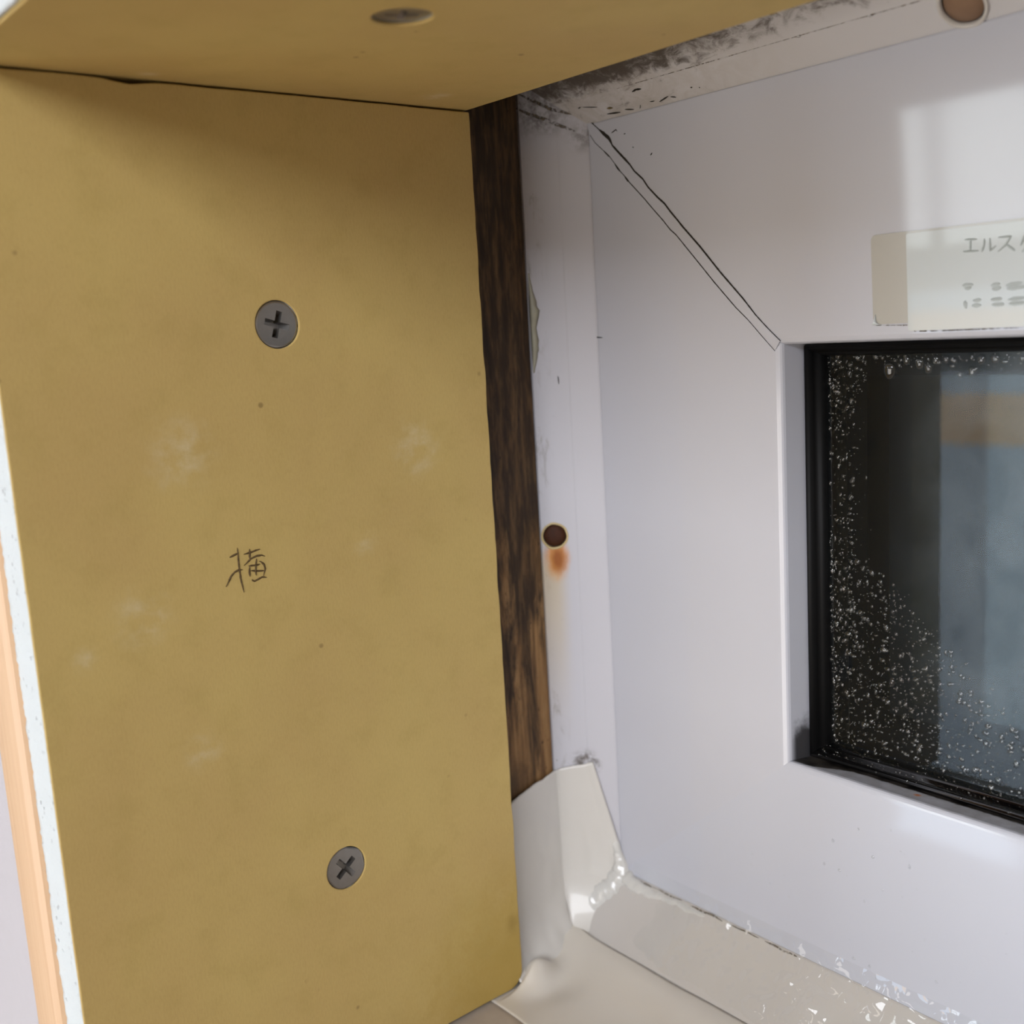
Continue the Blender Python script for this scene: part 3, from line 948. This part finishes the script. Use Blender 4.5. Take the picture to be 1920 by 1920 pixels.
ribbons('mould_crack', [(0.00028, MITRE_B), (0.00055, MITRE_B[4:6]), (0.00055, MITRE_B[6:8]), (0.00040, MITRE_B[2:4])], (0, -1, 0), M['mould'], sash['left'])
ribbons('mould_streak', [(0.0007, CORNER_A)], (1, -1, 0), M['mould_soft'], of['left'])
ribbons('mould_streak', [(0.0008, CORNER_B)], (1, -1, 0), M['mould_soft'], of['left'])
sp = ribbons('mould_specks', [(s[0] * 0.8, s[1]) for i, s in enumerate(SPECKS) if i != 14], (0, -1, -0.2), M['mould'], sash['top'])
sp['kind'] = 'stuff'
ribbons('ochre_spot', [SPECKS[14]], (0, -1, -1), M['ochre'], of['top'])
sp = ribbons('mould_specks', LSPECKS, (0, -1, 0), M['mould'], sash['left'])
sp['kind'] = 'stuff'

gl = [(x, 0.0277 - 0.0001, 0.0035) for x in [0.016 + 0.074 * i / 60 for i in range(61)]]
ribbons('grime_line', [(0.00022, gl[0:14]), (0.00030, gl[10:30]), (0.00018, gl[29:47]), (0.00026, gl[46:61]), (0.0006, gl[37:39]), (0.0007, gl[49:51])], (0, -1, -1), M['mould_soft'], of['top'])

# screws sunk in the drilled holes
def sunk_screw(name, loc, axis, r, mat_head, mat_rim, label, cat, depth, dome):
    t = empty(name, loc)
    q = Vector((0, 0, 1)).rotation_difference(axis).to_matrix().to_4x4()
    t.matrix_world = Matrix.Translation(loc) @ q
    tag(t, label, cat, 'fixings in the window frame')
    bpy.context.view_layer.update()
    a = lathe('head', [(0, -depth + dome), (r * 0.45, -depth + dome * 0.75), (r * 0.86, -depth + 0.0001), (r * 0.90, -depth - 0.0004), (0, -depth - 0.0006)], mat_head, None, 36, True, 0.06)
    b = lathe('rim', [(r * 0.93, -0.0006), (r * 0.95, 0.0002), (r * 1.03, 0.00025), (r * 1.09, 0.0001), (r * 1.11, -0.00005), (r * 0.93, -0.0006)], mat_rim, None, 36, True, 0.05)
    for o in (a, b):
        o.parent = t
    return t
sunk_screw('rusty_screw', HOLE_L + AX_L * 0.0, AX_L, 0.0030, M['rust'], M['rim'],
           'rusted screw sunk in the white frame beside the dark timber', 'screw', 0.0007, 0.0005)
sunk_screw('screw_plug', HOLE_T, AX_T, 0.0038, M['plug'], M['pvc_sill'],
           'round brown plug in the upper white frame, at the photo top right', 'plug', 0.0006, 0.0009)

# a scrap of old sealant squeezed out beside the timber
vs, fs = [], []
prof = [(-0.0330, 0.0003), (-0.0365, 0.0008), (-0.0395, 0.0016), (-0.0425, 0.0022), (-0.0455, 0.0013), (-0.0490, 0.0017), (-0.0525, 0.0012), (-0.0560, 0.0003)]
n = 40
for i in range(n + 1):
    z = -0.0330 - 0.0230 * i / n
    k = max(j for j in range(len(prof)) if prof[j][0] >= z - 1e-9)
    k = min(k, len(prof) - 2)
    w = prof[k][1] + (prof[k + 1][1] - prof[k][1]) * (prof[k][0] - z) / (prof[k][0] - prof[k + 1][0])
    w *= 1 + 0.25 * noise.noise((z * 900, 0, 0))
    d = AX_L
    e = Vector((1, 1, 0)).normalized()
    p = Vector((-0.0094, 0.0216, z))
    for u, h in ((-0.1, 0.0), (0.2, 0.00045), (0.6, 0.0004), (1.0, 0.00005), (0.5, -0.0002)):
        vs.append(p + e * w * u + d * h)
for i in range(n):
    for k in range(5):
        fs.append((i * 5 + k, i * 5 + (k + 1) % 5, (i + 1) * 5 + (k + 1) % 5, (i + 1) * 5 + k))
fs += [(0, 1, 2, 3, 4), tuple(range(n * 5 + 4, n * 5 - 1, -1))]
tag(pyd('sealant_scrap', vs, fs, simple('olive_grey_sealant', srgb(176, 172, 152), 0.35, 0.5, var=0.3, scale=500), None, True),
    'ragged scrap of grey sealant on the right edge of the dark timber', 'sealant')

# ------------------------------------------------------------------ maker's label on the top rail
def rail_y(z, lift):
    return 0.0325 + (-0.001 - z) * (0.0022 / 0.0506) - lift
def on_rail(name, outline, lift0, lift1, mat, parent=None):
    return prism(name, [(x, rail_y(z, lift0), z) for x, z in outline], [(x, rail_y(z, lift1), z) for x, z in outline], mat, parent)
st = tag(empty('maker_label', (0.10, rail_y(-0.05, 0), -0.0487)), 'peeling white printed label stuck on the top rail above the glass', 'label')
def rr(x0, x1, z0, z1, r):
    o = []
    for cx, cz, a0 in ((x1 - r, z1 - r, 0), (x0 + r, z1 - r, 90), (x0 + r, z0 + r, 180), (x1 - r, z0 + r, 270)):
        for k in range(6):
            a = math.radians(a0 + 90 * k / 5)
            o.append((cx + r * math.cos(a), cz + r * math.sin(a)))
    return o
on_rail('film', rr(0.0729, 0.1290, -0.0486, -0.0326, 0.0010), 0.00004, 0.00016, M['film'], st)
on_rail('paper', rr(0.0800, 0.1280, -0.0500, -0.0330, 0.0004), 0.00014, 0.00028, M['label'], st)
tx = ribbons('print', [(0.00034, p) for p in STICKER_TEXT], (0, -1, 0), M['print'], st)
tx['label'] = 'grey print reading エルス'
ribbons('fine_print', [(0.00075, p) for p in STICKER_FINE], (0, -1, 0), simple('pale_print', srgb(172, 179, 180), 0.5, 0.3), st)
vs, fs = [], []
n = 10                                                       # curled lower corner
for i in range(n + 1):
    t = i / n
    for j in range(4):
        u = j / 3
        x = 0.0730 + 0.0016 * t * (1 - u) + 0.0004 * u
        z = -0.0487 + 0.0020 * (1 - t) * u
        vs.append((x, rail_y(z, 0.0002 + 0.0006 * (1 - t) * (1 - u)), z))
for i in range(n):
    for j in range(3):
        fs.append((i * 4 + j, i * 4 + j + 1, i * 4 + j + 5, i * 4 + j + 4))
o = pyd('curled_corner', vs, fs, M['label'], st, True)
md = o.modifiers.new('thickness', 'SOLIDIFY'); md.thickness = 0.0001
ribbons('edge_grime', [(0.00022, [(0.0735, rail_y(-.0488, .0001), -0.0488), (0.0770, rail_y(-.049, .0001), -0.0489), (0.0802, rail_y(-.049, .0001), -0.0490), (0.0812, rail_y(-.0502, .0001), -0.0501), (0.0850, rail_y(-.0503, .0001), -0.0502), (0.1000, rail_y(-.0503, .0001), -0.0502)])],
        (0, -1, 0), M['mould_soft'], st)

# ------------------------------------------------------------------ torn vinyl sheet over the foot of the timber
def flap():
    nu, nv = 54, 60
    zb = -0.1990
    vs, fs = [], []
    for j in range(nv + 1):
        v = j / nv
        for i in range(nu + 1):
            u = i / nu
            if u < 0.60:
                y = -0.0012 + (0.0222 + 0.0012) * (u / 0.60)
            else:
                y = 0.0222
            # torn upper edge
            yy = y + (max(0, u - 0.60) / 0.40) * 0.0065
            zt = -0.1600 + 0.0040 * min(1, max(0, (yy - 0.0040) / 0.0100)) ** 0.8 + 0.0032 * min(1, max(0, (yy - 0.0160) / 0.0125))
            zt += 0.0003 * noise.noise((u * 26, 0.4, 0))
            z = zt + (zb - zt) * v
            x = -0.0092
            if u >= 0.60:
                xe = -0.0026 + (0.0016 + 0.0026) * min(1.0, max(0.0, (-0.1530 - z) / 0.0230))
                t = (u - 0.60) / 0.40
                x = -0.0092 + (xe + 0.0092) * t
                y = 0.0222 - 0.0004 + (x + 0.0092)
            nrm = Vector((1, 0, 0)) if u < 0.52 else (AX_L if u > 0.68 else Vector((1, 0, 0)).lerp(AX_L, (u - 0.52) / 0.16).normalized())
            p = Vector((x, y, z))
            k = max(0.0, 1 - (z - zb) / 0.020)               # foot swings out into the sill
            p += nrm * (0.0100 * k ** 2.6)
            wv = 0.0006 * noise.noise((y * 130, z * 60, x * 90)) + 0.00035 * noise.noise((y * 300, z * 140, 3))
            p += nrm * (0.0002 + abs(wv) * min(1, v * 3))
            if u > 0.93: p -= nrm * 0.00012
            vs.append(p)
    w = nu + 1
    for j in range(nv):
        for i in range(nu):
            a = j * w + i
            fs.append((a, a + 1, a + w + 1, a + w))
    return vs, fs
vs, fs = flap()
fl = pyd('torn_vinyl_sheet', vs, fs, M['vinyl'], None, True)
md = fl.modifiers.new('thickness', 'SOLIDIFY'); md.thickness = 0.00035; md.offset = -1
tag(fl, 'torn white vinyl sheet covering the foot of the dark timber', 'vinyl sheet')

# ------------------------------------------------------------------ vinyl-covered sill
def sill_z(x, y):
    z = -0.1999
    t = min(1, max(0, (y - 0.004) / 0.0175))
    z += 0.0040 * t * t * (3 - 2 * t)
    z += 0.0060 * math.exp(-max(0, x + 0.0085) / 0.0042) * min(1, max(0, (y + 0.0005) / 0.004))
    z += 0.0052 * math.exp(-((x - 0.0012) / 0.0030) ** 2 - ((y - 0.0035) / 0.0050) ** 2)
    z -= 0.0012 * math.exp(-((x - 0.0075) / 0.0030) ** 2 - ((y - 0.0020) / 0.0060) ** 2) * 0.4
    z += 0.0007 * noise.noise((x * 70, y * 90, 1.5)) * min(1, max(0, (y + 0.006) / 0.01))
    return z
nx, ny = 220, 44
xs = [-0.0092 + 0.0212 * i / 70 for i in range(71)] + [0.0120 + (OW - 0.013) * (i / 150) ** 1.3 for i in range(1, 151)]
vs, fs = [], []
for x in xs:
    for j in range(ny + 1):
        y0 = -0.0092 + 0.0004 * noise.noise((x * 120, 5, 5))
        y = y0 + (YF - 0.0003 - y0) * j / ny
        xx, yy = x, y
        if yy < 0.0006 and xx < 0.0006:
            z = -0.2000
        else:
            z = sill_z(xx, yy)
            if xx < 0.0014 and yy < 0.0014:
                f = max((xx - 0.0006) / 0.0008, (yy - 0.0006) / 0.0008)
                f = min(1, max(0, f))
                z = -0.2000 + (z + 0.2000) * f
        vs.append((xx, yy, z))
w = ny + 1
for i in range(len(xs) - 1):
    for j in range(ny):
        a = i * w + j
        fs.append((a, a + 1, a + w + 1, a + w))
so = pyd('sill_vinyl', vs, fs, M['sill'], None, True)
md = so.modifiers.new('thickness', 'SOLIDIFY'); md.thickness = 0.0003; md.offset = -1
tag(so, 'wet white vinyl covering on the window sill, puckered at the corner', 'sill covering')

# line of mould where sash meets the lower frame
pts = []
for i in range(70):
    x = 0.004 + 0.060 * i / 69
    pts.append((x, 0.0324 - 0.0003, -0.1822 + 0.0005 * noise.noise((x * 300, 2, 2))))
segs = [(0.00035, pts[0:12]), (0.00030, pts[11:22]), (0.00045, pts[24:36]), (0.00030, pts[37:48]), (0.00045, pts[49:60])]
ribbons('mould_line', segs, (0, -1, 0.6), M['mould_soft'], of['bottom'])

# ------------------------------------------------------------------ lumpy white sealant in the lower corner
def lumpy(path, radii, seed, seg=14):
    P = [Vector(p) for p in path]
    Q, Rr = [], []
    for i, (a, b) in enumerate(zip(P, P[1:])):
        k = max(2, int((b - a).length / 0.00035))
        for j in range(k):
            Q.append(a.lerp(b, j / k)); Rr.append(radii[i] + (radii[i + 1] - radii[i]) * j / k)
    Q.append(P[-1]); Rr.append(radii[-1])
    for _ in range(6):
        Q = [Q[0]] + [(Q[i - 1] + Q[i] * 2 + Q[i + 1]) / 4 for i in range(1, len(Q) - 1)] + [Q[-1]]
    vs, fs = [], []
    n = len(Q)
    for i, q in enumerate(Q):
        t = (Q[min(i + 1, n - 1)] - Q[max(i - 1, 0)]).normalized()
        s = t.cross(Vector((0.5, -0.7, 0.5))).normalized()
        u = s.cross(t)
        e = min(1, 0.15 + i / 6, 0.15 + (n - 1 - i) / 6)
        for k in range(seg):
            a = 2 * math.pi * k / seg
            d = s * math.cos(a) + u * math.sin(a) * 0.62
            p = q + d * Rr[i] * e
            w = 1 + 0.30 * noise.noise(p * 520 + Vector((seed, 0, 0))) + 0.18 * noise.noise(p * 1300 + Vector((0, seed, 0)))
            vs.append(q + d * Rr[i] * e * w)
    for i in range(n - 1):
        for k in range(seg):
            fs.append((i * seg + k, i * seg + (k + 1) % seg, (i + 1) * seg + (k + 1) % seg, (i + 1) * seg + k))
    fs += [tuple(range(seg)), tuple(range(n * seg - 1, n * seg - seg - 1, -1))]
    return vs, fs
def join(parts):
    vs, fs = [], []
    for v, f in parts:
        n = len(vs)
        vs += v
        fs += [tuple(i + n for i in q) for q in f]
    return vs, fs
vs, fs = join([lumpy([(0.0006, 0.0312, -0.1725), (0.0016, 0.0318, -0.1778), (0.0026, 0.0316, -0.1818), (0.0010, 0.0298, -0.1850), (-0.0030, 0.0262, -0.1900), (-0.0060, 0.0228, -0.1945)],
                      [0.0006, 0.0014, 0.0022, 0.0026, 0.0030, 0.0030], 1.0),
               lumpy([(0.0026, 0.0316, -0.1818), (0.0080, 0.0316, -0.1838), (0.0160, 0.0318, -0.1838), (0.0240, 0.0320, -0.1834), (0.0330, 0.0321, -0.1832)],
                      [0.0019, 0.0018, 0.0013, 0.0011, 0.0006], 5.0)])
tag(pyd('sealant_bead', vs, fs, simple('milky_wet_sealant', srgb(202, 200, 196), 0.22, 0.5, coat=0.7, var=0.06, scale=200), None, True),
    'lumpy milky sealant in the lower left corner of the white frame', 'sealant')

# ------------------------------------------------------------------ water
def wet_film():
    """standing water and half-clear lumps lying along the lower frame"""
    nx, ny = 420, 40
    vs, fs = [], []
    x0, x1 = 0.006, 0.160
    for i in range(nx + 1):
        x = x0 + (x1 - x0) * i / nx
        for j in range(ny + 1):
            v = j / ny
            # across: from sill edge up the chamfer onto the foot of the sash
            if v < 0.85:
                t = v / 0.85
                y = YF + (0.0325 - YF) * t
                z = -0.1955 + (0.1955 - 0.1820) * t
            else:
                t = (v - 0.85) / 0.15
                y = 0.0325 - 0.0001
                z = -0.1820 + 0.0042 * t
            nrm = Vector((0, -1, 0.8)).normalized()
            e = min(1, v * 6) * min(1, (1 - v) * 7) * min(1, (x - x0) / 0.02) * min(1, (x1 - x) / 0.02)
            c = noise.voronoi(Vector((x * 190, v * 3.6, 1.0)), distance_metric='DISTANCE')[0][0]
            c2 = noise.voronoi(Vector((x * 420, v * 8.0, 4.0)), distance_metric='DISTANCE')[0][0]
            wet = min(1, max(0, (x - 0.018) / 0.025))
            h = (0.0016 * max(0, 0.75 - c) ** 0.8 + 0.0007 * max(0, 0.6 - c2)) * (0.25 + 1.0 * wet)
            h *= 0.5 + max(0, noise.noise((x * 60, v * 2.2, 9)) + 0.4)
            p = Vector((x, y, z)) + nrm * (-0.0002 + e * (0.0004 + h))
            vs.append(p)
    w = ny + 1
    for i in range(nx):
        for j in range(ny):
            a = i * w + j
            fs.append((a, a + 1, a + w + 1, a + w))
    return vs, fs
vs, fs = wet_film()
wf = pyd('puddled_water', vs, fs, M['water'], None, True)
if sum(p.normal.z * p.area for p in wf.data.polygons) < 0:
    wf.data.flip_normals()
tag(wf, 'clear lumpy water standing along the lower window frame', 'water', kind='stuff')

def drop_mesh(name, seg=10, rings=4, sag=0.0):
    vs = [(0, 0, 0)]
    fs = []
    for r in range(1, rings + 1):
        a = math.pi / 2 * r / rings
        for k in range(seg):
            b = 2 * math.pi * k / seg
            x, z = math.sin(a) * math.cos(b), math.sin(a) * math.sin(b)
            y = -math.cos(a)
            if z < 0: z *= 1 + sag
            vs.append((x, y, z))
    vs[0] = (0, -1, 0)
    for k in range(seg):
        fs.append((0, 1 + k, 1 + (k + 1) % seg))
    for r in range(rings - 1):
        for k in range(seg):
            a, b = 1 + r * seg + k, 1 + r * seg + (k + 1) % seg
            fs.append((a, a + seg, b + seg, b))
    fs.append(tuple(1 + (rings - 1) * seg + k for k in range(seg)))
    return vs, fs

def scatter_drops(name, spots, label):
    bv, bf = drop_mesh('d', 8, 3)
    vs, fs = [], []
    for (x, y, z, r, fl) in spots:
        n = len(vs)
        ax = random.uniform(0.75, 1.3)
        for (a, b, c) in bv:
            vs.append((x + a * r * ax, y + b * r * fl, z + c * r / ax))
        fs += [tuple(i + n for i in f) for f in bf]
    o = pyd(name, vs, fs, M['beads'], None, True)
    return tag(o, label, 'water', kind='stuff')

spots = []
def try_spot(x, z, r):
    spots.append((x, GY - 0.00001, z, r, random.uniform(0.45, 0.75)))
gx0, gz0, gz1 = 0.0566, -0.1366, -0.0546
for _ in range(8200):
    x = gx0 + (0.135 - gx0) * random.random() ** 1.25
    z = gz0 + (gz1 - gz0) * random.random()
    # how wet the pane is here: a band down the left, a drift filling the lower corner, a fringe at the top
    band = math.exp(-((x - 0.0605) / 0.0030) ** 2) * (0.75 if z > -0.095 else 1.0)
    lim = -0.0975 - (x - 0.0640) * 0.80
    low = 1.0 if z < lim else math.exp(-((z - lim) / 0.0028) ** 2)
    low *= 1.0 if x < 0.115 else 0.7
    topf = math.exp(-((gz1 - z) / 0.0022) ** 2)
    tri = 1.0 if (z > -0.068 and (x - 0.0575) < (z + 0.070) * 0.75) else 0.0
    p = max(band * 0.9, low * 0.85, topf, tri * 0.9)
    if random.random() < p:
        big = random.random() ** 4
        r = 0.00015 + 0.00050 * big
        if topf > 0.4: r *= 1.25
        if low > 0.5: r *= 1.0 + 0.5 * random.random() ** 4
        try_spot(x, z, r)
scatter_drops('condensation', spots, 'fine beads of condensation misting the edges of the dark glass')

drip = []
for _ in range(420):
    x = 0.054 + 0.075 * random.random()
    k = random.random()
    z = -0.1391 + k * 0.0022
    drip.append((x, 0.0407 + k * 0.0022, z + 0.0002, 0.00008 + 0.00028 * random.random() ** 4, 0.8))
scatter_drops('gasket_drops', drip, 'small water beads lying on the black rubber seal under the glass')

BIG = [((0.0706, -0.0572), 0.0015, 0.55, 'largest hanging water drop on the glass, under the top left seal'),
       ((0.0742, -0.0556), 0.0010, 0.2, 'water drop hanging right beside the largest drop on the glass'),
       ((0.0769, -0.0562), 0.0012, 0.2, 'second water drop right of the largest drop on the glass'),
       ((0.0786, -0.0571), 0.0009, 0.4, 'lower hanging water drop, third to the right of the largest one'),
       ((0.0802, -0.0556), 0.0009, 0.2, 'water drop under the top seal, fourth right of the largest'),
       ((0.0822, -0.0556), 0.0008, 0.2, 'water drop under the top seal, fifth right of the largest'),
       ((0.0849, -0.0584), 0.0007, 0.3, 'lone low water drop on the misted glass below the label'),
       ((0.0872, -0.0578), 0.0009, 0.4, 'water drop hanging near the right edge below the label'),
       ((0.0890, -0.0557), 0.0010, 0.2, 'water drop under the top seal near the right edge'),
       ((0.0915, -0.0556), 0.0009, 0.2, 'water drop under the top seal at the far right edge')]
for (x, z), r, sag, lab in BIG:
    vs, fs = drop_mesh('d', 20, 8, sag)
    ax = random.uniform(0.8, 1.1)
    o = pyd('water_drop', [(a * r * ax, b * r * 0.7, c * r) for a, b, c in vs], fs, M['beads'], None, True)
    o.location = (x, GY - 0.00002, z)
    tag(o, lab, 'water drop', 'drops hanging on the glass')

rail_drops = []
for _ in range(46):
    x = 0.040 + 0.07 * random.random()
    z = -0.180 + 0.036 * random.random()
    y = 0.0325 + (z + 0.1816) * (0.0021 / 0.040) 
    rail_drops.append((x, y, z, 0.00016 + 0.00028 * random.random() ** 2, 0.5))
scatter_drops('splashed_drops', rail_drops, 'scattered tiny water drops on the white rail below the glass')
